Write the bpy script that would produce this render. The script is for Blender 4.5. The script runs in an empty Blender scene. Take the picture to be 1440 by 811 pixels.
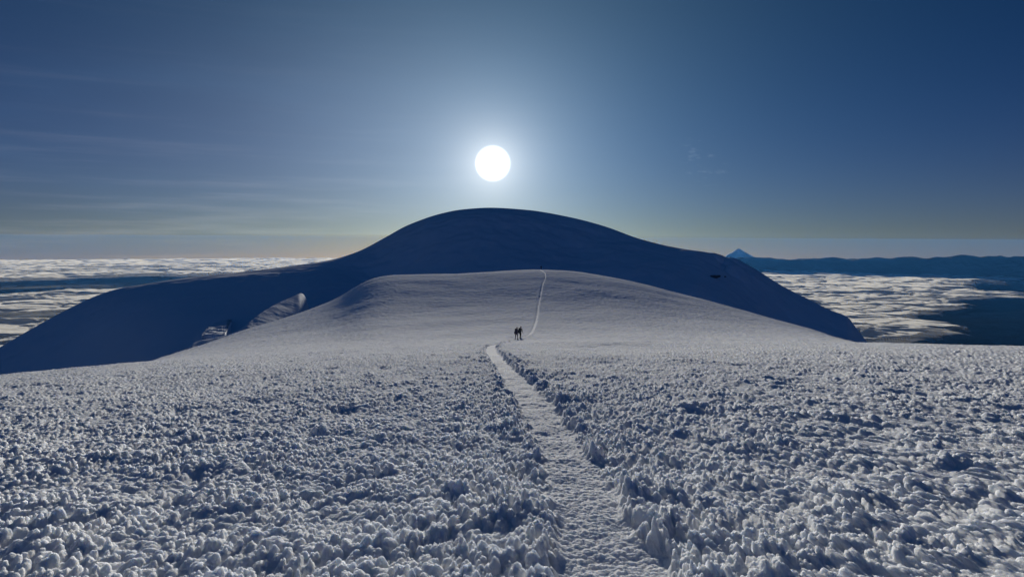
import bpy, bmesh, math, random
import numpy as np
from mathutils import Vector, Matrix

random.seed(7)
F32 = np.float32
PI = math.pi
scene = bpy.context.scene
COL = scene.collection

# ------------------------------------------------------------------ camera
FPX, PW, PH = 1000.0, 1440.0, 811.0          # focal length in photo pixels
Y0 = 335.0                                    # photo row of the true horizontal
PITCH = math.atan((PH / 2 - Y0) / FPX)
ROLL = math.radians(0.30)
EYE = 1.7                                     # eye height; the eye is the world origin
camR = Matrix.Rotation(PI / 2 - PITCH, 3, 'X') @ Matrix.Rotation(ROLL, 3, 'Z')
cam_data = bpy.data.cameras.new('camera')
cam_data.sensor_width = 36.0
cam_data.lens = 36.0 * FPX / PW
cam_data.clip_start = 0.05
cam_data.clip_end = 600000.0
cam = bpy.data.objects.new('camera', cam_data)
cam.rotation_euler = camR.to_euler()
COL.objects.link(cam)
scene.camera = cam
RM = np.array(camR)

def look(px, py):
    """photo pixel -> (azimuth, tangent of elevation) seen from the eye"""
    v = camR @ Vector(((px - PW / 2) / FPX, -(py - PH / 2) / FPX, -1.0))
    return math.atan2(v.x, v.y), v.z / math.hypot(v.x, v.y)

def project(x, y, z):
    p = np.stack([x, y, z], 0).reshape(3, -1)
    c = RM.T @ p
    px = PW / 2 + FPX * c[0] / -c[2]
    py = PH / 2 - FPX * c[1] / -c[2]
    return px.reshape(np.shape(x)), py.reshape(np.shape(x))

def curve(pts):
    a = sorted(look(*p) for p in pts)
    return np.array([q[0] for q in a]), np.array([q[1] for q in a])

def smooth_interp(q, xs, ys):
    """monotone cubic through the knots (no overshoot), clamped at the ends"""
    xs = np.asarray(xs, float); ys = np.asarray(ys, float)
    h = np.diff(xs); d = np.diff(ys) / h
    m = np.zeros_like(xs)
    for i in range(1, len(xs) - 1):
        if d[i - 1] * d[i] > 0:
            w1 = 2 * h[i] + h[i - 1]; w2 = h[i] + 2 * h[i - 1]
            m[i] = (w1 + w2) / (w1 / d[i - 1] + w2 / d[i])
    m[0], m[-1] = d[0], d[-1]
    q = np.clip(q, xs[0], xs[-1])
    k = np.clip(np.searchsorted(xs, q) - 1, 0, len(xs) - 2)
    t = (q - xs[k]) / h[k]
    t2, t3 = t * t, t * t * t
    return ((2 * t3 - 3 * t2 + 1) * ys[k] + (t3 - 2 * t2 + t) * h[k] * m[k]
            + (-2 * t3 + 3 * t2) * ys[k + 1] + (t3 - t2) * h[k] * m[k + 1])

def soft_curve(xs, ys, sigma):
    """the monotone curve through the knots, resampled and blurred so that no knot leaves a crease"""
    step = sigma / 5.0
    q = np.arange(xs[0] - 4 * sigma, xs[-1] + 4 * sigma, step)
    v = smooth_interp(q, xs, ys)
    k = np.exp(-0.5 * (np.arange(-15, 16) / 5.0) ** 2); k /= k.sum()
    v2 = np.convolve(np.pad(v, 15, mode='edge'), k, mode='valid')
    return q, v2

def sstep(a, b, x):
    t = np.clip((x - a) / (b - a), 0, 1)
    return t * t * (3 - 2 * t)

# ------------------------------------------------------------------ noise
def hsh(ix, iy, seed):
    h = (ix.astype(np.uint32) * np.uint32(0x9E3779B1)) ^ (iy.astype(np.uint32) * np.uint32(0x85EBCA77)) ^ np.uint32((seed * 0xC2B2AE3D) & 0xFFFFFFFF)
    h ^= h >> np.uint32(15); h *= np.uint32(0x2C1B3C6D)
    h ^= h >> np.uint32(12); h *= np.uint32(0x297A2D39)
    h ^= h >> np.uint32(15)
    return h

def u01(h, sh=0):
    return ((h >> np.uint32(sh)) & np.uint32(0xFFF)).astype(F32) * F32(1 / 4095.0)

def perlin(x, y, seed):
    x = np.asarray(x, F32); y = np.asarray(y, F32)
    ix = np.floor(x).astype(np.int32); iy = np.floor(y).astype(np.int32)
    fx = x - ix; fy = y - iy
    def g(dx, dy):
        a = u01(hsh(ix + dx, iy + dy, seed)) * F32(2 * PI)
        return np.cos(a) * (fx - dx) + np.sin(a) * (fy - dy)
    u = fx * fx * fx * (fx * (fx * 6 - 15) + 10)
    v = fy * fy * fy * (fy * (fy * 6 - 15) + 10)
    a = g(0, 0) * (1 - u) + g(1, 0) * u
    b = g(0, 1) * (1 - u) + g(1, 1) * u
    return (a * (1 - v) + b * v) * F32(1.5)

def fbm(x, y, seed, octs=4, gain=0.5):
    s = 0; a = 1.0
    for i in range(octs):
        s = s + a * perlin(x * 2.03 ** i + 7.3 * i, y * 2.03 ** i - 3.1 * i, seed + i)
        a *= gain
    return s

def domes(x, y, seed, rmin=0.45, rmax=0.95, hmin=0.25, sharp=0.5, ramp=1.0, tail=0.0):
    """field of overlapping rounded knobs, one per unit cell, random radius and height"""
    x = np.asarray(x, F32); y = np.asarray(y, F32)
    ix = np.floor(x).astype(np.int32); iy = np.floor(y).astype(np.int32)
    best = np.zeros_like(x)
    for dx in (-1, 0, 1):
        for dy in (-1, 0, 1):
            h = hsh(ix + dx, iy + dy, seed)
            cx = ix + dx + u01(h, 0); cy = iy + dy + u01(h, 9)
            h2 = hsh(ix + dx, iy + dy, seed + 91)
            rr = rmin + (rmax - rmin) * u01(h2, 0)
            hh = hmin + (1 - hmin) * u01(h2, 12)
            dv = y - cy
            if ramp != 1.0: dv = np.where(dv < 0, dv / ramp, dv * 1.1)
            d2 = ((x - cx) ** 2 + dv ** 2) / (rr * rr)
            p = sharp if tail == 0.0 else sharp + tail * np.clip(-dv / rr, 0, 1)
            best = np.maximum(best, hh * np.maximum(0, 1 - d2) ** p)
    return best

# ------------------------------------------------------------------ helpers for objects
def grid_mesh(name, X, Y, Z, mat, wrap=False, keep=None):
    nr, nc = X.shape
    idx = np.arange(nr * nc, dtype=np.int32).reshape(nr, nc)
    if wrap:
        nxt = np.roll(idx, -1, axis=1)
        q = np.stack([idx[:-1], nxt[:-1], nxt[1:], idx[1:]], -1).reshape(-1, 4)
    else:
        q = np.stack([idx[:-1, :-1], idx[:-1, 1:], idx[1:, 1:], idx[1:, :-1]], -1).reshape(-1, 4)
    co = np.stack([X, Y, Z], -1).reshape(-1, 3).astype(F32)
    if keep is not None:
        q = q[keep.reshape(-1)]
    # rows run outward and columns to the right: flip so normals look up
    return quads_mesh(name, co, q[:, ::-1], mat)

def quads_mesh(name, co, q, mat):
    used = np.unique(q)
    remap = np.full(len(co), -1, np.int32); remap[used] = np.arange(len(used), dtype=np.int32)
    co = co[used]; q = remap[q]
    me = bpy.data.meshes.new(name)
    me.vertices.add(len(co)); me.vertices.foreach_set('co', co.reshape(-1))
    me.loops.add(q.size); me.loops.foreach_set('vertex_index', np.ascontiguousarray(q.reshape(-1), dtype=np.int32))
    me.polygons.add(len(q))
    me.polygons.foreach_set('loop_start', np.arange(0, q.size, 4, dtype=np.int32))
    me.polygons.foreach_set('use_smooth', np.ones(len(q), bool))
    me.update(calc_edges=True)
    me.materials.append(mat)
    o = bpy.data.objects.new(name, me); COL.objects.link(o)
    return o

def tag(o, label=None, cat=None, group=None, kind=None):
    if label: o['label'] = label
    if cat: o['category'] = cat
    if group: o['group'] = group
    if kind: o['kind'] = kind
    return o

# ------------------------------------------------------------------ materials
def newmat(name):
    m = bpy.data.materials.new(name); m.use_nodes = True
    nt = m.node_tree
    return m, nt, nt.nodes['Principled BSDF']

def noise_bump(nt, bsdf, scale, strength, dist, detail=4, extra=None):
    tc = nt.nodes.new('ShaderNodeTexCoord')
    nz = nt.nodes.new('ShaderNodeTexNoise'); nz.inputs['Scale'].default_value = scale
    nz.inputs['Detail'].default_value = detail; nz.inputs['Roughness'].default_value = 0.6
    nt.links.new(tc.outputs['Object'], nz.inputs['Vector'])
    b = nt.nodes.new('ShaderNodeBump'); b.inputs['Strength'].default_value = strength
    b.inputs['Distance'].default_value = dist
    nt.links.new(nz.outputs['Fac'], b.inputs['Height'])
    nt.links.new(b.outputs['Normal'], bsdf.inputs['Normal'])
    return tc, nz, b

def tint(nt, bsdf, tc, scale, c0, c1, stretch=None):
    nz = nt.nodes.new('ShaderNodeTexNoise'); nz.inputs['Scale'].default_value = scale
    nz.inputs['Detail'].default_value = 5
    nt.links.new(tc.outputs['Object'], nz.inputs['Vector'])
    r = nt.nodes.new('ShaderNodeValToRGB')
    r.color_ramp.elements[0].position = 0.3; r.color_ramp.elements[1].position = 0.7
    r.color_ramp.elements[0].color = (*c0, 1); r.color_ramp.elements[1].color = (*c1, 1)
    nt.links.new(nz.outputs['Fac'], r.inputs['Fac'])
    nt.links.new(r.outputs['Color'], bsdf.inputs['Base Color'])

def snow_mat(name, scale, strength, dist, c0=(.80, .82, .85), c1=(.87, .885, .90), rough=0.9, spec=0.0, sss=0.0):
    m, nt, b = newmat(name)
    b.inputs['Roughness'].default_value = rough
    b.inputs['Specular IOR Level'].default_value = spec
    if sss:
        b.inputs['Subsurface Weight'].default_value = sss
        b.inputs['Subsurface Radius'].default_value = (1.0, 1.1, 1.3)
        b.inputs['Subsurface Scale'].default_value = 0.05
    tc, nz, bp = noise_bump(nt, b, scale, strength, dist)
    tint(nt, b, tc, scale * 0.05, c0, c1)
    return m

M_RIME = snow_mat('rime_snow', 75.0, 0.8, 0.02, sss=1.0)
M_PATH = snow_mat('trodden_snow', 60.0, 0.5, 0.015, c0=(.84, .85, .86), c1=(.89, .895, .90), rough=0.98, spec=0.002, sss=0.7)
M_MOUNT = snow_mat('glacier_snow', 0.05, 0.25, 4.0)

def cloth_mat(name, c, rough=0.8):
    m, nt, b = newmat(name)
    b.inputs['Roughness'].default_value = rough
    tc, nz, bp = noise_bump(nt, b, 40, 0.4, 0.01)
    tint(nt, b, tc, 6, tuple(v * 0.75 for v in c), c)
    return m

# ------------------------------------------------------------------ world: sky, sun
SUN_AZ, SUN_T = look(693, 230)
SUN_EL = math.atan(SUN_T)
SUN = Vector((math.sin(SUN_AZ) * math.cos(SUN_EL), math.cos(SUN_AZ) * math.cos(SUN_EL), math.sin(SUN_EL)))
DIP = 0.027                                    # the cloud horizon lies this far under the horizontal
SKY_STRENGTH = 0.10
SUN_STRENGTH = 5.0

def build_world():
    w = bpy.data.worlds.new('World'); scene.world = w; w.use_nodes = True
    nt = w.node_tree; N = nt.nodes; L = nt.links
    bg = N['Background']; bg.inputs['Strength'].default_value = SKY_STRENGTH
    geo = N.new('ShaderNodeTexCoord')
    def math_(op, a, b=None, c=None, clamp=False):
        n = N.new('ShaderNodeMath'); n.operation = op; n.use_clamp = clamp
        for i, v in enumerate((a, b, c)):
            if v is None: continue
            if isinstance(v, (int, float)): n.inputs[i].default_value = v
            else: L.new(v, n.inputs[i])
        return n.outputs[0]
    def mix(blend, fac, a, b):
        n = N.new('ShaderNodeMix'); n.data_type = 'RGBA'; n.blend_type = blend
        for k, v in ((0, fac), (6, a), (7, b)):
            if isinstance(v, (int, float)): n.inputs[k].default_value = v
            elif isinstance(v, tuple): n.inputs[k].default_value = (*v, 1)
            else: L.new(v, n.inputs[k])
        return n.outputs[2]
    # high viewpoint: the sky reaches down to the dipped horizon
    add = N.new('ShaderNodeVectorMath'); add.operation = 'ADD'; add.inputs[1].default_value = (0, 0, DIP)
    L.new(geo.outputs['Generated'], add.inputs[0])
    sky = N.new('ShaderNodeTexSky'); sky.sky_type = 'NISHITA'; sky.sun_disc = False
    sky.sun_elevation = SUN_EL + DIP
    sky.sun_rotation = SUN_AZ
    sky.altitude = 3000; sky.air_density = 1.0; sky.dust_density = 1.0; sky.ozone_density = 2.0
    L.new(add.outputs[0], sky.inputs['Vector'])
    hs = N.new('ShaderNodeHueSaturation'); hs.inputs['Saturation'].default_value = 1.0
    L.new(sky.outputs[0], hs.inputs['Color'])
    gm = N.new('ShaderNodeGamma'); gm.inputs['Gamma'].default_value = 1.5     # thin dark air of high altitude
    L.new(hs.outputs[0], gm.inputs['Color'])
    col = mix('MULTIPLY', 1.0, gm.outputs[0], (0.028, 0.060, 0.108))
    sep = N.new('ShaderNodeSeparateXYZ'); L.new(geo.outputs['Generated'], sep.inputs[0])
    # angle to the sun
    dot = N.new('ShaderNodeVectorMath'); dot.operation = 'DOT_PRODUCT'
    L.new(geo.outputs['Generated'], dot.inputs[0]); dot.inputs[1].default_value = SUN
    ang = math_('ARCCOSINE', math_('MINIMUM', dot.outputs['Value'], 1.0))
    # the disc, bright far beyond white, with the soft glare of ice crystals round it
    disc = N.new('ShaderNodeMapRange'); disc.interpolation_type = 'SMOOTHSTEP'
    disc.inputs['From Min'].default_value = 0.0265; disc.inputs['From Max'].default_value = 0.0130
    L.new(ang, disc.inputs['Value'])
    s = 1 / SKY_STRENGTH
    # aureole: forward scatter of thin ice haze
    a1 = math_('MULTIPLY', math_('EXPONENT', math_('MULTIPLY', ang, -1 / math.radians(8.5))), 0.29)
    a2 = math_('MULTIPLY', math_('EXPONENT', math_('MULTIPLY', ang, -1 / math.radians(1.7))), 0.75)
    col = mix('ADD', a1, col, (0.80 * s, 0.96 * s, 1.14 * s))
    # grey-cream haze low on the horizon, a thin veil on the left, blue fill light added away from the sun for the shaded snow
    el = math_('MAXIMUM', math_('ADD', sep.outputs['Z'], DIP), 0.0)
    hz = math_('EXPONENT', math_('MULTIPLY', el, -1 / math.radians(3.8)))
    col = mix('MULTIPLY', hz, col, (1.0, 0.70, 0.52))
    col = mix('ADD', hz, col, (0.100 * s, 0.050 * s, 0.022 * s))
    wm = math_('MULTIPLY', hz, math_('EXPONENT', math_('MULTIPLY', ang, -1 / math.radians(14))))
    a3 = math_('EXPONENT', math_('MULTIPLY', ang, -1 / math.radians(18)))
    col = mix('ADD', a3, col, (0.0 * s, 0.066 * s, 0.078 * s))
    col = mix('ADD', wm, col, (0.17 * s, 0.06 * s, 0.0 * s))
    lf = N.new('ShaderNodeMapRange'); lf.interpolation_type = 'SMOOTHSTEP'
    lf.inputs['From Min'].default_value = 0.25; lf.inputs['From Max'].default_value = -0.45
    L.new(sep.outputs['X'], lf.inputs['Value'])
    col = mix('ADD', lf.outputs[0], col, (0.003 * s, 0.007 * s, 0.012 * s))
    lv = math_('MULTIPLY', lf.outputs[0], math_('EXPONENT', math_('MULTIPLY', ang, -1 / math.radians(12))))
    lo = N.new('ShaderNodeMapRange'); lo.interpolation_type = 'SMOOTHSTEP'
    lo.inputs['From Min'].default_value = math.sin(math.radians(27)); lo.inputs['From Max'].default_value = math.sin(math.radians(7))
    L.new(el, lo.inputs['Value'])
    lv = math_('MULTIPLY', lv, lo.outputs[0])
    col = mix('ADD', lv, col, (0.23 * s, 0.18 * s, 0.125 * s))
    away = math_('MULTIPLY_ADD', dot.outputs['Value'], -0.5, 0.5)
    col = mix('ADD', away, col, (0.0 * s, 0.018 * s, 0.078 * s))
    # thin streaks of cirrus low on the left and a few wisps on the right
    def streak(scale, detail, seed, lo, hi):
        sc = N.new('ShaderNodeVectorMath'); sc.operation = 'MULTIPLY'; sc.inputs[1].default_value = scale
        L.new(geo.outputs['Generated'], sc.inputs[0])
        nz = N.new('ShaderNodeTexNoise'); nz.noise_dimensions = '4D'; nz.inputs['W'].default_value = seed
        nz.inputs['Scale'].default_value = 1.0; nz.inputs['Detail'].default_value = detail; nz.inputs['Roughness'].default_value = 0.55
        L.new(sc.outputs[0], nz.inputs['Vector'])
        mr = N.new('ShaderNodeMapRange'); mr.interpolation_type = 'SMOOTHSTEP'
        mr.inputs['From Min'].default_value = lo; mr.inputs['From Max'].default_value = hi
        L.new(nz.outputs['Fac'], mr.inputs['Value'])
        return mr.outputs[0]
    low = math_('EXPONENT', math_('MULTIPLY', el, -1 / math.radians(6.0)))
    cir = math_('MULTIPLY', math_('MULTIPLY', streak((4.0, 4.0, 75.0), 5.0, 1.7, 0.45, 0.75), low), lf.outputs[0])
    col = mix('ADD', cir, col, (0.11 * s, 0.10 * s, 0.095 * s))
    veil = math_('MULTIPLY', streak((2.2, 2.2, 9.0), 5.0, 4.2, 0.40, 0.70), lf.outputs[0])
    col = mix('ADD', veil, col, (0.008 * s, 0.017 * s, 0.028 * s))
    waz, wt = look(985, 228)
    wd = Vector((math.sin(waz), math.cos(waz), wt)).normalized()
    d2 = N.new('ShaderNodeVectorMath'); d2.operation = 'DOT_PRODUCT'; d2.inputs[1].default_value = wd
    L.new(geo.outputs['Generated'], d2.inputs[0])
    near = N.new('ShaderNodeMapRange'); near.interpolation_type = 'SMOOTHSTEP'
    near.inputs['From Min'].default_value = math.cos(0.045); near.inputs['From Max'].default_value = math.cos(0.012)
    L.new(d2.outputs['Value'], near.inputs['Value'])
    wis = math_('MULTIPLY', streak((60.0, 60.0, 150.0), 4.0, 9.1, 0.56, 0.75), near.outputs[0])
    col = mix('ADD', wis, col, (0.05 * s, 0.055 * s, 0.06 * s))
    # under the true horizontal the sky is seen through the long air path: redder and dimmer behind the haze
    bel = N.new('ShaderNodeMapRange'); bel.interpolation_type = 'SMOOTHSTEP'
    bel.inputs['From Min'].default_value = 0.006; bel.inputs['From Max'].default_value = -0.001
    L.new(sep.outputs['Z'], bel.inputs['Value'])
    col = mix('MULTIPLY', bel.outputs[0], col, (0.80, 0.67, 0.37))
    col = mix('ADD', a2, col, (1.0 * s, 0.95 * s, 0.85 * s))
    col = mix('ADD', disc.outputs[0], col, (3.2 * s, 3.1 * s, 2.9 * s))
    L.new(col, bg.inputs['Color'])
    return sky, hs, bg
build_world()

sl = bpy.data.lights.new('sun', 'SUN'); sl.energy = SUN_STRENGTH; sl.angle = math.radians(0.53)
sl.color = (1.0, 0.96, 0.88)
so = bpy.data.objects.new('sun', sl); COL.objects.link(so)
so.rotation_euler = SUN.to_track_quat('Z', 'Y').to_euler()

vs = scene.view_settings
vs.view_transform = 'Standard'; vs.look = 'None'; vs.exposure = 0.0; vs.gamma = 1.0; vs.use_curve_mapping = False
scene.cycles.use_denoising = True
scene.cycles.max_bounces = 8
scene.cycles.use_adaptive_sampling = True
scene.cycles.adaptive_threshold = 0.025
scene.cycles.time_limit = 1000

# ------------------------------------------------------------------ near terrain: slope + knoll
B_FG = 0.00047
fg_th, fg_t = curve([(-260, 562), (0, 531), (200, 512), (400, 497), (560, 489), (700, 484), (900, 482), (1220, 484), (1440, 488), (1700, 496)])
kn_th, kn_t = curve([(-200, 566), (60, 536), (190, 514), (250, 496), (300, 480), (350, 462), (400, 447), (450, 430), (480, 418), (500, 402),
                     (520, 391), (545, 387), (600, 385.5), (640, 385), (700, 381.5), (765, 379.5), (800, 381), (850, 388), (900, 398),
                     (950, 411), (1000, 424), (1050, 438), (1100, 452), (1150, 466), (1200, 482), (1222, 486), (1300, 492), (1500, 500), (1700, 510)])

def wrap_curve(th, t, behind):
    """extend a frontal curve all the way round behind the viewer"""
    th2 = np.concatenate([[-PI, -2.2], [-1.3], th, [1.3], [2.2, PI]])
    t2 = np.concatenate([[behind, behind], [t[0] * 0.8], t, [t[-1] * 0.8], [behind, behind]])
    return th2, t2
FGT = soft_curve(*wrap_curve(fg_th, fg_t, -0.02), 0.05)
KNT = soft_curve(*wrap_curve(kn_th, kn_t, -0.05), 0.016)
R0 = 60.0

def base_height(th, r):
    tf = np.interp(th, *FGT); tk = np.interp(th, *KNT)
    a = -tf - 2 * math.sqrt(B_FG * EYE)
    dk = R0 + 245.0 * np.sqrt(1 - np.exp(-np.maximum(tk - tf, 0.0002) / 0.028))
    z_fg = -EYE - a * r - B_FG * r * r
    S = sstep(0, 1, (r - R0) / (dk - R0))
    lift = np.maximum(tk - tf, 0)
    z_k = r * (tf + lift * S) - 0.0006 * np.maximum(r - dk, 0) ** 2
    return np.where(r < R0, z_fg, z_k)

# trail centre line, traced on the ground: azimuth as a function of distance
def ground_hit(px, py, rmin=1.0, rmax=330.0):
    th, t = look(px, py)
    rs = np.concatenate([np.arange(rmin, 60, 0.05), np.arange(60, rmax, 0.25)])
    zz = base_height(np.full_like(rs, th), rs)
    ok = np.where(zz / rs >= t)[0]
    return th, (rs[ok[0]] if len(ok) else rs[np.argmax(zz / rs)])
trail_px = [(885, 840), (872, 809), (857, 772), (839, 730), (824, 688), (805, 647), (779, 605), (751, 563), (731, 540), (708, 517), (695, 502), (690, 491)]
trail = [ground_hit(*p) for p in trail_px]
trail_far = [(728, 477), (745, 469.5), (751, 460), (755, 445), (757, 430), (760, 415), (763, 400), (766.5, 390), (766, 385), (762, 381)]
far_hits = [ground_hit(px, py, rmin=64.0) for px, py in trail_far]
pts = trail + [(look(703, 483)[0], 71.0)] + far_hits
pts = sorted(pts, key=lambda q: q[1])
tr_r = np.array([p[1] for p in pts]); tr_th = np.array([p[0] for p in pts])
keepm = np.concatenate([[True], np.diff(tr_r) > 0.2]); tr_r = tr_r[keepm]; tr_th = tr_th[keepm]
tr_r = np.concatenate([[0.5], tr_r, [tr_r[-1] + 60]])
tr_th = np.concatenate([[tr_th[0] + 0.05], tr_th, [tr_th[-1] - 0.01]])
print('TRAIL', [(round(float(a), 1), round(float(b), 3)) for a, b in zip(tr_r, tr_th)])

def trail_offset(th, r):
    c = smooth_interp(r, tr_r, tr_th)
    dc = (smooth_interp(r + 0.2, tr_r, tr_th) - smooth_interp(r - 0.2, tr_r, tr_th)) / 0.4
    return r * (th - c) / np.sqrt(1 + (r * dc) ** 2)

def trail_half(r):
    return 0.25 - 0.12 * sstep(60, 120, r)

def detail(x, y, th, r, off):
    """rime knobs, drifts and the trodden trail, in metres above the smooth slope"""
    out = np.zeros_like(x)
    wx = x + 0.10 * perlin(x / 0.5, y / 0.5, 5); wy = y + 0.10 * perlin(x / 0.5 + 9, y / 0.5, 6)
    side = sstep(-1.5, 4.5, x)           # wind-combed feathers to the right
    ca, sa = math.cos(0.16), math.sin(0.16)
    u = wx * ca + wy * sa; v = -wx * sa + wy * ca
    patch = np.clip(0.85 + 0.40 * fbm(x / 1.1, y / 1.4, 11, 3), 0.35, 1.35)
    drift = 0.045 * fbm(x / 3.2, y / 4.5, 21, 3) + 0.22 * perlin(x / 14, y / 18, 23)
    hollow = -0.06 * sstep(0.35, 0.8, fbm(u / 0.9, v / 2.0, 31, 2))
    st = 1.15 + 1.25 * side
    k0 = domes(u / 0.30, v / (0.36 * st), 39, .40, .66, .2, .5, 1.4, 0.6)
    kb = domes(u / 0.75, v / (0.85 * st), 37, .35, .66, .0, .6, 1.4, 0.6) * (1 - sstep(6, 20, r))
    k1 = domes(u / 0.078, v / (0.105 * st), 41, .40, .66, .40, .42, 1.5, 0.9)
    k2 = domes(u / 0.040, v / (0.050 * st), 43, .42, .68, .2, .5, 1.4, 0.7)
    k3 = domes(u / 0.019, v / (0.025 * st), 47, .42, .85, .1)
    rime = patch * (0.055 * kb + 0.028 * k0 + (0.050 + 0.030 * k0) * k1 + 0.022 * k2 * (0.35 + 0.65 * k1) + 0.015 * k3)
    rime = rime * (1 + 0.55 * np.exp(-(off / 0.9) ** 2))
    fade = 1 - 0.40 * sstep(7, 40, r) - 0.22 * sstep(45, 200, r)
    calm = drift * (1 - 0.4 * sstep(60, 120, r)) + hollow * fade
    # wavy sastrugi on the knoll
    sas = sstep(70, 130, r) * 0.055 * np.abs(fbm(x / 9.0, y / 4.0, 61, 4))
    sas += sstep(55, 110, r) * 0.07 * domes(x / 0.9, y / 2.2, 63, .4, .8, .1)
    sas += sstep(90, 200, r) * 0.2 * fbm(x / 60.0, y / 45.0, 67, 2)
    surf = calm + rime * fade + sas
    hw = trail_half(r) + 0.05 * (1 - sstep(4.0, 6.0, r)) + 0.10 * perlin(x / 0.35, y / 0.45, 71) + 0.08 * perlin(x / 1.2, y / 1.5, 72)
    m = 1 - sstep(0.0, 0.14 + 0.1 * sstep(60, 150, r), np.abs(off) - hw)
    f1 = domes(x / 0.055, y / 0.06, 81, hmin=0.1)
    f2 = domes(x / 0.024, y / 0.026, 83)
    steps = -0.022 * domes(x / 0.42, y / 0.60, 85, rmin=.3, rmax=.5, sharp=0.5)
    floor = 0.5 * calm - 0.06 + steps + (0.017 * f1 + 0.013 * f2)
    # clods thrown up beside it
    berm = np.exp(-((np.abs(off) - hw - 0.22) / 0.13) ** 2) * (1 - sstep(70, 140, r) * 0.6)
    surf = surf + berm * np.clip(0.6 + 1.2 * perlin(x / 0.6, y / 0.8, 89), 0, 1.3) * (0.02 + 0.12 * domes(x / 0.24, y / 0.26, 87, .4, .7, .2) * np.where(off > 0, 1.0, 0.45))
    return surf * (1 - m) + floor * m, m, rime * fade * (1 - m)

def build_near():
    dense = np.arange(-0.90, 0.90001, 0.00125)
    coarse = np.concatenate([np.linspace(-PI, -0.93, 70)[:-1], np.linspace(-0.93, -0.90, 8)[:-1]])
    th1 = np.concatenate([coarse, dense, -coarse[::-1][:-1]])
    rs = [0.35]
    while rs[-1] < 760:
        r = rs[-1]
        if r < 4.0: d = 0.0045 * r + 0.004
        elif r < 60:
            dm = EYE / r ** 2
            d = min(0.0005 / dm, 0.20)
        elif r < 120: d = 0.20 + (r - 60) * 0.008
        elif r < 340: d = 0.9
        else: d = 4 + (r - 340) * 0.04
        rs.append(r + d)
    rs = np.array(rs)
    print('GRID', len(rs), len(th1))
    TH, R = np.meshgrid(th1, rs)
    X = (R * np.sin(TH)); Y = (R * np.cos(TH))
    Z = base_height(TH, R)
    off = trail_offset(TH, R)
    off = np.where(np.abs(TH) > 0.9, 99.0, off)
    D, m, H = detail(X.astype(F32), Y.astype(F32), TH, R, off)
    near0 = sstep(0.35, 1.2, R)
    Z = Z + D * near0
    # the feathers lean into the wind, away from the viewer
    lean = 0.55 * H * near0 * (1 - sstep(50, 90, R))
    X = X - 0.16 * lean; Y = Y + lean
    co = np.stack([X, Y, Z], -1).reshape(-1, 3).astype(F32)
    nr, nc = X.shape
    idx = np.arange(nr * nc, dtype=np.int32).reshape(nr, nc)
    nxt = np.roll(idx, -1, axis=1)
    q = np.stack([idx[1:], nxt[1:], nxt[:-1], idx[:-1]], -1)
    pm = (m[:-1] > 0.5) & (R[:-1] < 335)
    path_q = q[pm]; slope_q = q[~pm]
    tag(quads_mesh('snow_slope', co, slope_q, M_RIME), kind='structure')
    tag(quads_mesh('path', co, path_q, M_PATH), kind='structure')
build_near()

def ground_z(x, y):
    th = np.array([math.atan2(x, y)]); r = np.array([math.hypot(x, y)])
    off = trail_offset(th, r)
    D, m, _ = detail(np.array([x], F32), np.array([y], F32), th, r, off)
    return float(base_height(th, r)[0] + D[0])

# ------------------------------------------------------------------ the shaded dome behind
MR = 1200.0
mo_th, mo_t = curve([(-300, 640), (-120, 560), (0, 488), (50, 459), (100, 432), (140, 414), (170, 405), (200, 400), (250, 392), (300, 386), (350, 381), (400, 375),
                     (430, 371), (460, 366.5), (500, 355), (545, 332), (570, 318), (590, 310), (610, 303), (650, 294.5), (690, 292), (740, 295),
                     (800, 305), (850, 318), (900, 336), (950, 348), (1000, 356), (1035, 365), (1060, 377), (1100, 402),
                     (1140, 422), (1170, 437), (1190, 443.5), (1196, 447), (1200, 456), (1208, 466), (1222, 484), (1240, 505), (1300, 570), (1360, 640)])
w_th, w_v = curve([(-300, 400), (0, 400), (100, 400), (160, 400), (200, 400), (400, 400), (470, 400), (520, 400), (860, 400), (900, 400), (950, 400), (1000, 400), (1060, 400), (1300, 400)])
w_v = np.array([30, 30, 40, 160, 480, 520, 300, 60, 70, 160, 170, 110, 40, 30.])

def mount_z(TH, R):
    S = MR - R
    tc = np.interp(TH, *MO1) * 0.5 + np.interp(TH, *MO2) * 0.5
    w = np.interp(TH, *MW)
    k = 0.40
    front = k * (np.sqrt(S * S + w * w) - w)
    wb = 60.0
    back = (0.5 + 0.25 * sstep(-0.2, -0.5, TH)) * (np.sqrt(S * S + wb * wb) - wb)
    Z = tc * R - np.where(S > 0, front, back)
    X = R * np.sin(TH); Y = R * np.cos(TH)
    face = sstep(15, 90, S)
    Z += face * np.clip(130 / w, 0.18, 1) * (9.0 * perlin(X / 170, Y / 130, 101) + 3.5 * fbm(X / 60, Y / 50, 103, 3))
    Z += 0.5 * fbm(X / 40, Y / 40, 107, 3) * sstep(5, 30, np.abs(S))
    # broken ice on the right shoulder
    ax, at = look(1022, 398)
    d = np.exp(-(((TH - ax) / 0.030) ** 2)) * np.exp(-((S - 60) / 50.0) ** 2)
    Z += d * 15.0 * (domes(X / 24.0, Y / 24.0, 109) - 0.5)
    return Z
MO1 = soft_curve(mo_th, mo_t, 0.0025); MO2 = soft_curve(mo_th, mo_t, 0.007); MW = soft_curve(w_th, w_v, 0.03)

def mount_hit(px, py):
    th, t = look(px, py)
    rs = np.arange(650, 1199, 0.5)
    ok = np.where(mount_z(np.full_like(rs, th), rs) / rs >= t)[0]
    r = rs[ok[0]] if len(ok) else 1195.0
    return r * math.sin(th), r * math.cos(th), t * r

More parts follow.
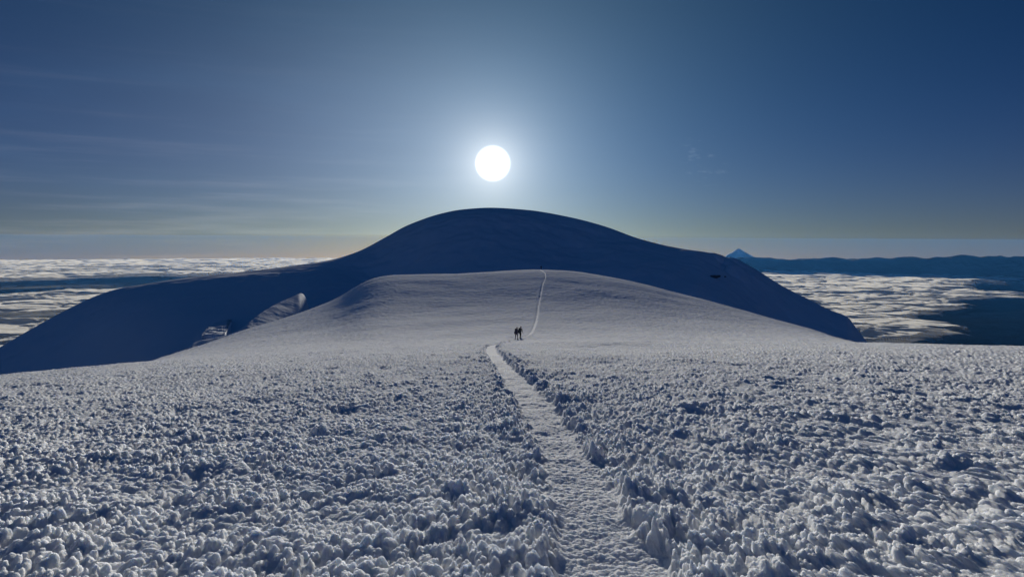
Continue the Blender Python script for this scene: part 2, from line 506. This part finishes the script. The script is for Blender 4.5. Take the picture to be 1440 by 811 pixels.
def build_mountain():
    dense = np.concatenate([np.arange(-0.80, -0.01, 0.0016), np.arange(-0.01, 0.60, 0.0012)])
    s = np.concatenate([np.linspace(-900, -160, 30)[:-1], np.linspace(-160, 0, 30)[:-1], 600 * (np.linspace(0, 1, 330)) ** 1.5])
    r = MR - s[::-1]                     # near to far
    TH, R = np.meshgrid(dense, r)
    X = R * np.sin(TH); Y = R * np.cos(TH); Z = mount_z(TH, R)
    tag(grid_mesh('snow_mountain', X, Y, Z, M_MOUNT), kind='structure')
build_mountain()

def build_rib():
    # a wind-rounded rib of snow between the knoll and the shaded dome; its gentle front just catches the sun
    c_th, c_t = curve([(258, 505), (264, 490), (272, 482), (285, 478), (300, 475.5), (318, 471), (330, 466), (340, 461), (352, 451), (365, 441),
                       (385, 429), (400, 422), (412, 417), (424, 412), (428, 414.5), (432, 424), (437, 445), (441, 465)])
    th = np.arange(c_th[0], c_th[-1], 0.0007)
    sg = np.concatenate([np.linspace(-160, 0, 50)[:-1], np.linspace(0, 110, 70)])
    TH, S = np.meshgrid(th, sg[::-1])
    tc = np.interp(TH, *soft_curve(c_th, c_t, 0.0016))
    # the crest runs level, away from the viewer, so its near end lies lower in the picture
    k = c_th <= look(424, 412)[0] + 1e-6
    e_th, e_t = look(440, 403)
    lv = np.interp(TH, *soft_curve(np.append(c_th[k], e_th), np.append(-c_t[k], -e_t), 0.004))
    rc = np.clip((43.0 + 13.0 * np.clip((lv - 0.0765) / 0.06, 0, 1.2)) / lv, 260.0, 620.0)
    R = rc - S
    front = 0.23 * (np.sqrt(S * S + 0.25) - 0.5) + 0.004 * np.maximum(S - 40, 0) ** 2
    back = 0.55 * (np.sqrt(S * S + 9) - 3)
    X = R * np.sin(TH); Y = R * np.cos(TH)
    Z = tc * R - np.where(S > 0, front, back) + 0.20 * fbm(X / 12, Y / 16, 121, 4) * sstep(1, 12, S)
    tag(grid_mesh('snow_rib', X, Y, Z, M_MOUNT), kind='structure')
build_rib()

def build_shelf():
    # the flat top of a broken ice shelf, lit from behind the dome
    pxs = np.array([282, 285, 289, 294, 300, 305, 311, 316, 319, 322, 325, 327.])
    top = np.array([471, 468, 464, 460, 456, 452.5, 452, 451, 449.5, 446.5, 446, 448.])
    low = np.array([471.5, 470.5, 470, 470, 470, 470.3, 470, 469, 464, 458, 451, 449.])
    n = 90
    q = np.linspace(pxs[0], pxs[-1], n)
    th = np.array([look(p, 460)[0] for p in q])
    yt = np.interp(q, pxs, top); yl = np.interp(q, pxs, low)
    tt = np.array([look(p, y)[1] for p, y in zip(q, yt)]); tl = np.array([look(p, y)[1] for p, y in zip(q, yl)])
    z0, sl_ = -76.0, 0.05
    rb = (-z0 - sl_ * 565) / (-tt - sl_); rf = (-z0 - sl_ * 565) / (-tl - sl_)
    rows = []
    m = 40
    for f in np.linspace(-0.6, 0, 14)[:-1]:
        rows.append((rf + f * 20, z0 - sl_ * (rf - 565) + f * 26))
    for f in np.linspace(0, 1, m):
        r = rf + (rb - rf) * f
        rows.append((r, z0 - sl_ * (r - 565)))
    for f in np.linspace(0, 1, 16)[1:]:
        rows.append((rb + f * 30, z0 - sl_ * (rb - 565) - f * 45))
    R = np.array([a for a, b in rows]); Z = np.array([b for a, b in rows]); TH = np.tile(th, (len(rows), 1))
    end = np.minimum(np.arange(n), np.arange(n)[::-1])
    Z -= 30 * np.maximum(0, 1 - end / 3.0) ** 2
    X = R * np.sin(TH); Y = R * np.cos(TH)
    Z += 1.3 * fbm(X / 16, Y / 16, 131, 4) + 0.5 * perlin(X / 6, Y / 30, 133)
    o = grid_mesh('ice_shelf', X, Y, Z, M_MOUNT)
    tag(o, 'small bright sunlit ice shelf low on the left flank of the shaded dome', 'ice shelf')
build_shelf()

def crevasse_lump(name, pos, size, rz, seed, label):
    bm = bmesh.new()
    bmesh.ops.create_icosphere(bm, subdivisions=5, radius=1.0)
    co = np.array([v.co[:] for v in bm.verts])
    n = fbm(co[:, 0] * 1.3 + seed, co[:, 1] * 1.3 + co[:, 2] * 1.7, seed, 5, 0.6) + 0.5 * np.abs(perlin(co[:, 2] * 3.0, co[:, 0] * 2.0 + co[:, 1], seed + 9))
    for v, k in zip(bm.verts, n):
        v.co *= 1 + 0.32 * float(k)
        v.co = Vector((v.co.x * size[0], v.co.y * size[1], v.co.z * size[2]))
    me = bpy.data.meshes.new(name); bm.to_mesh(me); bm.free(); me.materials.append(M_CREVASSE_SHADE)
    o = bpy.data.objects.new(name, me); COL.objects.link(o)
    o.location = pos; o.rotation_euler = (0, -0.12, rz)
    return tag(o, label, 'crevasse_lump')

def crevasse_shade_mat():
    m, nt, b = newmat('dark_crevasse_shade')
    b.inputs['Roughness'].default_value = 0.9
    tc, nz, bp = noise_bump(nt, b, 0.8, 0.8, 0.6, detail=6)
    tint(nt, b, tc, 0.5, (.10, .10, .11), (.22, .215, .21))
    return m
M_CREVASSE_SHADE = crevasse_shade_mat()  # dark lumps stand in for crevasse hollows, their shade put into the colour
for px_, py_, sz, rz, sd, lb in [(1003.5, 389.5, (8.5, 4.0, 2.3), 0.1, 411, 'long dark lump standing in for a shadowed crevasse opening on the right shoulder of the shaded dome'),
                                 (1019.0, 389.0, (2.4, 2.2, 0.9), 0.6, 403, 'low small dark lump standing in for crevasse shade, just right of the long one')]:
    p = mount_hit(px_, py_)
    crevasse_lump('crevasse_shade', p, sz, rz, sd, lb)

# ------------------------------------------------------------------ lowland, cloud sea, far ranges
RE = 6371000.0
DECK = -2300.0
LOW = -3500.0

def far_mat():
    m, nt, b = newmat('forest_lowland')
    b.inputs['Roughness'].default_value = 0.9; b.inputs['Specular IOR Level'].default_value = 0.1
    tc, nz, bp = noise_bump(nt, b, 0.0012, 0.6, 150.0)
    tint(nt, b, tc, 0.0004, (.020, .030, .022), (.038, .048, .036))
    return m
M_LAND = far_mat()

def cloud_mat():
    m, nt, b = newmat('cloud_top')
    b.inputs['Base Color'].default_value = (.96, .95, .92, 1)
    b.inputs['Roughness'].default_value = 1.0
    b.inputs['Specular IOR Level'].default_value = 0.0
    tc, nz, bp = noise_bump(nt, b, 0.010, 0.18, 30.0, detail=6)
    gl = nt.nodes.new('ShaderNodeBsdfSheen'); gl.distribution = 'MICROFIBER'; gl.inputs['Roughness'].default_value = 0.35     # droplets scatter forward
    gl.inputs['Color'].default_value = (.94, .92, .87, 1)
    nt.links.new(bp.outputs['Normal'], gl.inputs['Normal'])
    tr = nt.nodes.new('ShaderNodeBsdfTranslucent'); tr.inputs['Color'].default_value = (.97, .95, .91, 1)
    def mixs(f, a, b_):
        n = nt.nodes.new('ShaderNodeMixShader')
        if isinstance(f, float): n.inputs[0].default_value = f
        else: nt.links.new(f, n.inputs[0])
        nt.links.new(a, n.inputs[1]); nt.links.new(b_, n.inputs[2]); return n.outputs[0]
    body = mixs(0.25, mixs(0.65, b.outputs[0], gl.outputs[0]), tr.outputs[0])
    tp = nt.nodes.new('ShaderNodeBsdfTransparent')
    at = nt.nodes.new('ShaderNodeAttribute'); at.attribute_name = 'cloud_cover'
    wisp = nt.nodes.new('ShaderNodeTexNoise'); wisp.inputs['Scale'].default_value = 0.0022; wisp.inputs['Detail'].default_value = 6
    nt.links.new(tc.outputs['Object'], wisp.inputs['Vector'])
    ad = nt.nodes.new('ShaderNodeMath'); ad.operation = 'MULTIPLY_ADD'; ad.inputs[1].default_value = 1.0; ad.inputs[2].default_value = -0.43
    nt.links.new(wisp.outputs['Fac'], ad.inputs[0])
    ad2 = nt.nodes.new('ShaderNodeMath'); ad2.operation = 'ADD'
    nt.links.new(ad.outputs[0], ad2.inputs[0]); nt.links.new(at.outputs['Fac'], ad2.inputs[1])
    mr = nt.nodes.new('ShaderNodeMapRange'); mr.interpolation_type = 'SMOOTHSTEP'
    mr.inputs['From Min'].default_value = 0.0; mr.inputs['From Max'].default_value = 0.6
    mr.inputs['To Min'].default_value = 0.0; mr.inputs['To Max'].default_value = 0.82
    nt.links.new(ad2.outputs[0], mr.inputs['Value'])
    nt.links.new(mixs(mr.outputs[0], tp.outputs[0], body), nt.nodes['Material Output'].inputs['Surface'])
    return m
M_CLOUD = cloud_mat()

def build_lowland():
    th = np.linspace(-PI, PI, 361)[:-1]
    r = np.concatenate([[1000.0], np.geomspace(3000, 118000, 150)])
    TH, R = np.meshgrid(th, r)
    X = R * np.sin(TH); Y = R * np.cos(TH)
    Z = LOW - R * R / (2 * RE) + 250 * fbm(X / 9000, Y / 9000, 201, 4)
    tag(grid_mesh('lowland', X, Y, Z, M_LAND, wrap=True), kind='structure')
build_lowland()

def build_clouds():
    th = np.arange(-0.78, 0.78, 0.0013)
    r = np.geomspace(9000, 117000, 820)
    TH, R = np.meshgrid(th, r)
    X = (R * np.sin(TH)); Y = (R * np.cos(TH))
    zb = DECK - R * R / (2 * RE)
    px, py = project(X, Y, zb)
    n1 = fbm(X / 9000, Y / 6000, 211, 5)          # ragged edges
    n2 = fbm(X / 26000, Y / 12000, 219, 4)
    # --- right-hand bank: reach to the right at each row
    yk = [300, 362, 365, 374, 376, 378, 384, 390, 396, 402, 408, 414, 420, 428, 434, 440, 448, 456, 464, 470, 476, 481, 486, 700]
    xk = [2200, 2200, 900, 900, 1180, 1330, 1450, 1480, 1360, 1290, 1350, 1400, 1290, 1330, 1280, 1255, 1240, 1300, 1345, 1330, 1280, 1190, 1000, 1000]
    reach = np.interp(py, yk, xk)
    Pr = np.clip((reach + 35 - px) / 70.0, -1.3, 1.6) + 0.55 * n1
    # lower edge of the tongue that runs out to the right
    # --- left-hand banks by row, rows sink to the left
    yl = py - 0.035 * (150 - np.clip(px, -200, 500)) * np.clip((py - 375) / 20.0, 0, 1)
    lk = [300, 364, 372, 376, 380, 383, 387, 390, 395, 404, 407, 411, 418, 428, 434, 437, 442, 446, 450, 700]
    lv = [1.2, 1.2, 0.7, 0.3, 0.25, 0.7, 0.5, -0.3, -0.9, -0.9, 0.0, 1.0, 1.2, 1.0, 0.5, -0.3, -0.6, 0.0, 1.0, 1.2]
    Pl = np.interp(yl, lk, lv) * 1.2 + 0.45 * n1 + 0.35 * n2
    P = np.where(px > 700, Pr, Pl)
    P = P + 0.30 * fbm(X / 2200, Y / 1700, 225, 4)
    thick = sstep(0.0, 0.22, P)
    def billow(s, seed):
        return 1 - np.abs(perlin(X / s, Y / s, seed)) * 1.6
    wx = X + 500 * perlin(X / 1500, Y / 1500, 230); wy = Y + 500 * perlin(X / 1500 + 5, Y / 1500, 231)
    rel = (90 * fbm(X / 5200, Y / 4200, 233, 2) + 90 * domes(wx / 1500, wy / 1300, 235, .5, 1.0, .1, .7)
           + 38 * domes(wx / 640, wy / 600, 237, .5, 1.0, .1, .6) + 24 * domes(wx / 290, wy / 280, 239, .5, 1.0, .1, .6))
    Z = zb - 70 + thick * 70 + rel * (0.15 + 0.85 * thick)
    Z += 900 * sstep(72000, 90000, R) * sstep(700, 1000, px)
    # two sheets: a veil of translucent billows over the body of the layer
    Zb = zb - 190 + 60 * thick + 0.35 * rel
    ok = P > 0
    keep = (ok[:-1, :-1] & ok[1:, :-1] & ok[:-1, 1:] & ok[1:, 1:]).reshape(-1)
    nr, nc = X.shape
    idx = np.arange(nr * nc, dtype=np.int32).reshape(nr, nc)
    q = np.stack([idx[:-1, :-1], idx[:-1, 1:], idx[1:, 1:], idx[1:, :-1]], -1).reshape(-1, 4)[keep][:, ::-1]
    co = np.concatenate([np.stack([X, Y, z], -1).reshape(-1, 3) for z in (Z, Zb)]).astype(F32)
    q = np.concatenate([q, q + nr * nc])
    dens = np.concatenate([P.reshape(-1), P.reshape(-1) * 1.0]).astype(F32)
    used = np.unique(q)
    o = quads_mesh('cloud_sea', co, q, M_CLOUD)
    o.data.attributes.new('cloud_cover', 'FLOAT', 'POINT').data.foreach_set('value', dens[used])
    tag(o, 'sea of cream white clouds spread below the mountain out to the horizon', 'clouds', kind='stuff')
build_clouds()

def build_ranges():
    th = np.arange(0.24, 0.80, 0.0010)
    s = np.linspace(-9000, 9000, 160)
    TH, Sg = np.meshgrid(th, s)
    rc = 64000.0
    R = rc + Sg
    X = R * np.sin(TH); Y = R * np.cos(TH)
    c_th, c_t = curve([(960, 366), (1030, 363), (1060, 360.5), (1100, 361), (1200, 361), (1260, 360), (1330, 358.5), (1370, 357.5), (1440, 359), (1560, 358), (1700, 360)])
    top = smooth_interp(TH, c_th, c_t) * rc - 130
    foot = LOW - R * R / (2 * RE) - 100
    prof = np.exp(-(Sg / 4200.0) ** 2)
    Z = foot + (top - foot) * prof + prof * (110 * (1 - 2.2 * np.abs(perlin(X / 4200, Y / 3000, 301))) + 120 * fbm(X / 1500, Y / 1400, 303, 4)) - 60 * prof
    tag(grid_mesh('hills', X, Y, Z, M_LAND), kind='structure')
build_ranges()

def build_volcano():
    az, t = look(1039, 348.5)
    rv = 88000.0
    top = t * rv; cx, cy = rv * math.sin(az), rv * math.cos(az)
    a = np.linspace(0, 2 * PI, 97)[:-1]; rad = np.concatenate([[0, 80, 160, 260], np.linspace(380, 9000, 60)])
    A, Q = np.meshgrid(a, rad)
    X = cx + Q * np.sin(A); Y = cy + Q * np.cos(A)
    h = 2400 * np.exp(-Q / 3000.0)
    Z = top - 2400 + h - np.maximum(0, 220 - Q) * 0.3 + np.minimum(1, Q / 900) * 130 * fbm(X / 1300, Y / 1300, 311, 3)
    m, nt, b = newmat('snow_capped_rock')
    b.inputs['Roughness'].default_value = 0.85
    tc = nt.nodes.new('ShaderNodeTexCoord'); sp = nt.nodes.new('ShaderNodeSeparateXYZ')
    nt.links.new(tc.outputs['Object'], sp.inputs[0])
    nz = nt.nodes.new('ShaderNodeTexNoise'); nz.inputs['Scale'].default_value = 0.0016; nz.inputs['Detail'].default_value = 5
    nt.links.new(tc.outputs['Object'], nz.inputs['Vector'])
    mu = nt.nodes.new('ShaderNodeMath'); mu.operation = 'MULTIPLY_ADD'; mu.inputs[1].default_value = 600.0
    nt.links.new(nz.outputs['Fac'], mu.inputs[0]); nt.links.new(sp.outputs['Z'], mu.inputs[2])
    rp = nt.nodes.new('ShaderNodeMapRange'); rp.inputs['From Min'].default_value = top - 1300; rp.inputs['From Max'].default_value = top - 50
    nt.links.new(mu.outputs[0], rp.inputs['Value'])
    mx = nt.nodes.new('ShaderNodeMix'); mx.data_type = 'RGBA'
    mx.inputs[6].default_value = (.05, .05, .05, 1); mx.inputs[7].default_value = (.8, .82, .85, 1)
    nt.links.new(rp.outputs[0], mx.inputs[0]); nt.links.new(mx.outputs[2], b.inputs['Base Color'])
    tag(grid_mesh('mountain', X, Y, Z, m, wrap=True), kind='structure')
build_volcano()

# ------------------------------------------------------------------ haze
HAZE = 2.6e-6
def build_haze():
    x0, x1, y0, y1, z0, z1 = -120000, 120000, -120000, 120000, LOW - 2000, 160.0
    me = bpy.data.meshes.new('haze')
    v = [(x, y, z) for z in (z0, z1) for y in (y0, y1) for x in (x0, x1)]
    f = [(0, 2, 3, 1), (4, 5, 7, 6), (0, 1, 5, 4), (2, 6, 7, 3), (0, 4, 6, 2), (1, 3, 7, 5)]
    me.from_pydata(v, [], f); me.update()
    m = bpy.data.materials.new('haze_air'); m.use_nodes = True
    nt = m.node_tree; nt.nodes.remove(nt.nodes['Principled BSDF'])
    pv = nt.nodes.new('ShaderNodeVolumePrincipled')
    pv.inputs['Color'].default_value = (.07, .35, 1.0, 1)
    pv.inputs['Absorption Color'].default_value = (1, 1, 1, 1)
    pv.inputs['Density'].default_value = HAZE
    pv.inputs['Anisotropy'].default_value = 0.3
    nt.links.new(pv.outputs[0], nt.nodes['Material Output'].inputs['Volume'])
    me.materials.append(m)
    o = bpy.data.objects.new('haze', me); COL.objects.link(o)
    tag(o, 'thin blue haze over the lowland and far ranges', 'haze', kind='stuff')
if HAZE: build_haze()

# ------------------------------------------------------------------ people
M_JACKET_A = cloth_mat('navy_jacket', (.020, .026, .050))
M_JACKET_B = cloth_mat('charcoal_jacket', (.024, .026, .032))
M_JACKET_C = cloth_mat('dark_jacket', (.028, .022, .030))
M_TROUSER = cloth_mat('black_trousers', (.012, .013, .018))
M_PACK_A = cloth_mat('dark_violet_pack_cloth', (.030, .026, .060))
M_PACK_B = cloth_mat('dark_slate_pack_cloth', (.022, .034, .045))
M_GLOVE = cloth_mat('black_glove', (.012, .012, .014))
M_BOOT = cloth_mat('black_boot', (.010, .010, .012), 0.6)
M_SKIN = cloth_mat('sunburnt_skin', (.42, .27, .20), 0.6)
M_HAT = cloth_mat('dark_wool', (.018, .020, .030))
M_SOLE = cloth_mat('rubber_sole', (.02, .02, .02), 0.7)

def bake(o):
    dg = bpy.context.evaluated_depsgraph_get(); dg.update()
    me = bpy.data.meshes.new_from_object(o.evaluated_get(dg))
    return me

def human_mesh(stride, lean, swing, jacket):
    """one continuous body, facing +Y, feet on z = 0, grown from a tapering skeleton and fused"""
    V, E, R = [], [], []
    def v(p, r): V.append(p); R.append(r if isinstance(r, tuple) else (r, r)); return len(V) - 1
    def chain(a, items):
        for p, r in items:
            b = v(p, r); E.append((a, b)); a = b
        return a
    L = lambda z: lean * max(0, z - 0.92)
    pel = v((0, 0, 0.94), (0.150, 0.115))
    sp = chain(pel, [((0, L(1.08), 1.08), (0.140, 0.105)), ((0, L(1.24), 1.24), (0.155, 0.115)), ((0, L(1.38), 1.38), (0.150, 0.105))])
    nk = chain(sp, [((0, L(1.47), 1.47), 0.065), ((0, L(1.54) + 0.01, 1.54), 0.058), ((0, L(1.62) + 0.025, 1.62), (0.070, 0.085)), ((0, L(1.69) + 0.02, 1.70), (0.062, 0.078))])
    feet = []
    for s in (-1, 1):
        f = stride * s
        hip = chain(pel, [((0.095 * s, 0.0, 0.87), 0.100)])
        kz = 0.50 + (0.04 if f > 0 else 0.0)
        kn = chain(hip, [((0.105 * s, 0.30 * f + 0.03, 0.69), 0.082), ((0.110 * s, 0.55 * f + 0.05, kz), 0.062)])
        an = chain(kn, [((0.112 * s, 0.70 * f + 0.01, 0.34), 0.060), ((0.112 * s, 0.95 * f - 0.03, 0.10), 0.045)])
        chain(an, [((0.118 * s, 0.95 * f + 0.05, 0.055), 0.045), ((0.128 * s, 0.95 * f + 0.15, 0.045), 0.036)])
        feet.append((0.115 * s, 0.95 * f))
        sh = chain(sp, [((0.105 * s, L(1.42), 1.425), 0.075), ((0.195 * s, L(1.40), 1.40), 0.070)])
        g = -swing * s
        el = chain(sh, [((0.245 * s, L(1.25) + 0.10 * g, 1.25), 0.055), ((0.275 * s, L(1.10) + 0.16 * g - 0.02, 1.11), 0.047)])
        wr = chain(el, [((0.275 * s, L(1.0) + 0.26 * g + 0.06, 0.98), 0.042), ((0.265 * s, L(0.92) + 0.34 * g + 0.13, 0.87), 0.030)])
        wx, wy, wz = V[wr]
        palm = chain(wr, [((wx - 0.005 * s, wy + 0.035, wz - 0.055), (0.036, 0.024))])
        for k in range(4):
            o = (k - 1.5) * 0.020; ln = (0.030, 0.036, 0.034, 0.026)[k]
            chain(palm, [((wx - 0.005 * s + 0.004, wy + 0.045 + o * 0.9, wz - 0.085), 0.010),
                         ((wx - 0.012 * s, wy + 0.048 + o, wz - 0.088 - ln), 0.009),
                         ((wx - 0.026 * s, wy + 0.045 + o, wz - 0.092 - ln * 1.6), 0.008)])
        chain(wr, [((wx - 0.028 * s, wy + 0.045, wz - 0.030), 0.011), ((wx - 0.040 * s, wy + 0.066, wz - 0.060), 0.009)])
    me = bpy.data.meshes.new('skeleton'); me.from_pydata(V, E, []); me.update()
    o = bpy.data.objects.new('skeleton', me); COL.objects.link(o)
    o.modifiers.new('Skin', 'SKIN')
    for i, d in enumerate(me.skin_vertices[0].data):
        d.radius = R[i]; d.use_root = (i == 0)
    sb = o.modifiers.new('Sub', 'SUBSURF'); sb.levels = 2; sb.render_levels = 2
    base = bake(o)
    # head with brow, nose, chin and ears, fused on
    bm = bmesh.new(); bm.from_mesh(base)
    hc = Vector((0, L(1.64) + 0.035, 1.645))
    def blob(c, s, sub=3):
        r = bmesh.ops.create_icosphere(bm, subdivisions=sub, radius=1.0)
        for w in r['verts']:
            w.co = Vector((w.co.x * s[0], w.co.y * s[1], w.co.z * s[2])) + c
    blob(hc, (0.078, 0.098, 0.115)); blob(hc + Vector((0, 0.030, -0.070)), (0.050, 0.060, 0.045))
    blob(hc + Vector((0, 0.105, -0.018)), (0.013, 0.020, 0.026)); blob(hc + Vector((0, 0.085, 0.018)), (0.055, 0.016, 0.012))
    blob(hc + Vector((0, 0.090, -0.060)), (0.026, 0.010, 0.009))
    for s in (-1, 1): blob(hc + Vector((0.079 * s, -0.005, -0.005)), (0.010, 0.022, 0.032))
    bm.to_mesh(me2 := bpy.data.meshes.new('fused')); bm.free()
    o2 = bpy.data.objects.new('fused', me2); COL.objects.link(o2)
    rm = o2.modifiers.new('Remesh', 'REMESH'); rm.mode = 'VOXEL'; rm.voxel_size = 0.009
    sm = o2.modifiers.new('Smooth', 'SMOOTH'); sm.factor = 0.5; sm.iterations = 2
    out = bake(o2)
    for q in (o, o2): bpy.data.objects.remove(q, do_unlink=True)
    out.materials.clear()
    for m in (jacket, M_TROUSER, M_GLOVE, M_SKIN): out.materials.append(m)
    n = len(out.polygons)
    c = np.zeros(n * 3, F32); out.polygons.foreach_get('center', c); c = c.reshape(-1, 3)
    mi = np.zeros(n, np.int32)
    mi[c[:, 2] < 0.86] = 1
    mi[(np.abs(c[:, 0]) > 0.205) & (c[:, 2] < 0.885) & (c[:, 2] > 0.66)] = 2
    mi[c[:, 2] > 1.535] = 3
    out.polygons.foreach_set('material_index', mi)
    out.polygons.foreach_set('use_smooth', np.ones(n, bool))
    out.name = 'person'
    return out, feet, hc

def soft_box(bm, c, s, bev, taper=0.0):
    r = bmesh.ops.create_cube(bm, size=1.0)
    for w in r['verts']:
        k = 1 - taper * (w.co.z + 0.5)
        w.co = Vector((w.co.x * s[0] * k, w.co.y * s[1] * k, w.co.z * s[2])) + Vector(c)
    es = list({e for w in r['verts'] for e in w.link_edges})
    bmesh.ops.bevel(bm, geom=es, offset=bev, segments=4, profile=0.6, affect='EDGES')

def part(name, build, mat, parent):
    bm = bmesh.new(); build(bm)
    me = bpy.data.meshes.new(name); bm.to_mesh(me); bm.free(); me.materials.append(mat)
    for p in me.polygons: p.use_smooth = True
    o = bpy.data.objects.new(name, me); COL.objects.link(o); o.parent = parent
    return o

def tube(bm, pts, r):
    ring = []
    for i, p in enumerate(pts):
        p = Vector(p); d = (Vector(pts[min(i + 1, len(pts) - 1)]) - Vector(pts[max(i - 1, 0)])).normalized()
        a = d.orthogonal().normalized(); b = d.cross(a)
        ring.append([bm.verts.new(p + a * r * math.cos(t) + b * r * math.sin(t)) for t in np.linspace(0, 2 * PI, 9)[:-1]])
    for q, w in zip(ring[:-1], ring[1:]):
        for k in range(8):
            bm.faces.new((q[k], q[(k + 1) % 8], w[(k + 1) % 8], w[k]))
    bm.faces.new(ring[0][::-1]); bm.faces.new(ring[-1])

def hiker(px, py, rz, pose, jacket, packm, label, plabel, pack_size=1.0, r=None, sink=0.0):
    th, rr = ground_hit(px, py, rmin=64.0)
    if r: rr = r
    x, y = rr * math.sin(th), rr * math.cos(th)
    z = ground_z(x, y) - sink
    stride, lean, swing = pose
    me, feet, hc = human_mesh(stride, lean, swing, jacket)
    p = bpy.data.objects.new('person', me); COL.objects.link(p)
    p.location = (x, y, z); p.rotation_euler = (0, 0, rz)
    tag(p, label, 'person', 'people walking along the trail')
    def hat(bm):
        bmesh.ops.create_icosphere(bm, subdivisions=3, radius=1.0)
        bmesh.ops.delete(bm, geom=[f for f in bm.faces if f.calc_center_median().z < -0.05 and f.calc_center_median().y > -0.3 or f.calc_center_median().z < -0.55], context='FACES')
        for w in bm.verts: w.co = Vector((w.co.x * 0.094, w.co.y * 0.114, w.co.z * 0.128)) + hc + Vector((0, 0, 0.012))
        bmesh.ops.solidify(bm, geom=bm.faces[:], thickness=0.008)
    part('hat', hat, M_HAT, p)
    for fx, fy in feet:
        def boot(bm):
            soft_box(bm, (fx, fy + 0.045, 0.060), (0.105, 0.285, 0.105), 0.035)
            soft_box(bm, (fx, fy - 0.035, 0.135), (0.115, 0.130, 0.150), 0.040)
        b = part('boot', boot, M_BOOT, p)
        part('sole', lambda bm: soft_box(bm, (fx, fy + 0.045, 0.008), (0.115, 0.300, 0.030), 0.012), M_SOLE, b)
    # the pack hangs on the back: a thing of its own
    k = pack_size
    b = bpy.data.objects.new('backpack', None); COL.objects.link(b)
    b.location = (x, y, z); b.rotation_euler = (0, 0, rz)
    tag(b, plabel, 'backpack', 'backpacks worn by the people on the trail')
    sh = lambda zz: lean * max(0, zz - 0.92)
    yb = lambda zz: sh(zz) - 0.115
    part('pack_body', lambda bm: soft_box(bm, (0, yb(1.22) - 0.13 * k, 1.22), (0.36 * k, 0.26 * k, 0.56 * k), 0.07, 0.12), packm, b)
    part('lid', lambda bm: soft_box(bm, (0, yb(1.5) - 0.12 * k, 1.24 + 0.30 * k), (0.33 * k, 0.27 * k, 0.14 * k), 0.05), packm, b)
    for s in (-1, 1):
        part('side_pocket', lambda bm: soft_box(bm, (0.19 * k * s, yb(1.08) - 0.12 * k, 1.10), (0.09, 0.17 * k, 0.26 * k), 0.035), packm, b)
        part('strap', lambda bm: tube(bm, [(0.11 * s, yb(1.4) - 0.01, 1.43), (0.12 * s, sh(1.48) - 0.02, 1.515), (0.125 * s, sh(1.42) + 0.10, 1.44),
                                           (0.13 * s, sh(1.25) + 0.135, 1.26), (0.175 * s, sh(1.1) + 0.03, 1.08), (0.15 * s, yb(1.0) + 0.0, 1.02)], 0.016), packm, b)
    part('bedroll', lambda bm: tube(bm, [(-0.21 * k, yb(0.95) - 0.12 * k, 0.93), (0, yb(0.95) - 0.12 * k, 0.925), (0.21 * k, yb(0.95) - 0.12 * k, 0.93)], 0.075 * k), packm, b)
    print('HIKER', round(rr, 1), 'height px', round(1760 / rr, 1))

hiker(726.3, 477.2, -0.35, (0.20, 0.22, 0.5), M_JACKET_A, M_PACK_A,
      'person in dark clothes with a violet pack, left and nearer of the close pair', 'dark violet backpack on the left person of the close pair', 1.05)
hiker(731.6, 475.6, -0.55, (-0.17, 0.18, -0.4), M_JACKET_B, M_PACK_B,
      'person in charcoal clothes with a slate pack, right and farther of the close pair', 'dark slate backpack on the right person of the close pair', 0.95)
hiker(761.0, 381.0, -0.1, (0.12, 0.10, 0.3), M_JACKET_C, M_PACK_A,
      'lone person in dark clothes far off on the crest of the sunlit snow knoll', 'dark backpack on the lone person far off on the knoll crest', 0.9, r=308.0)
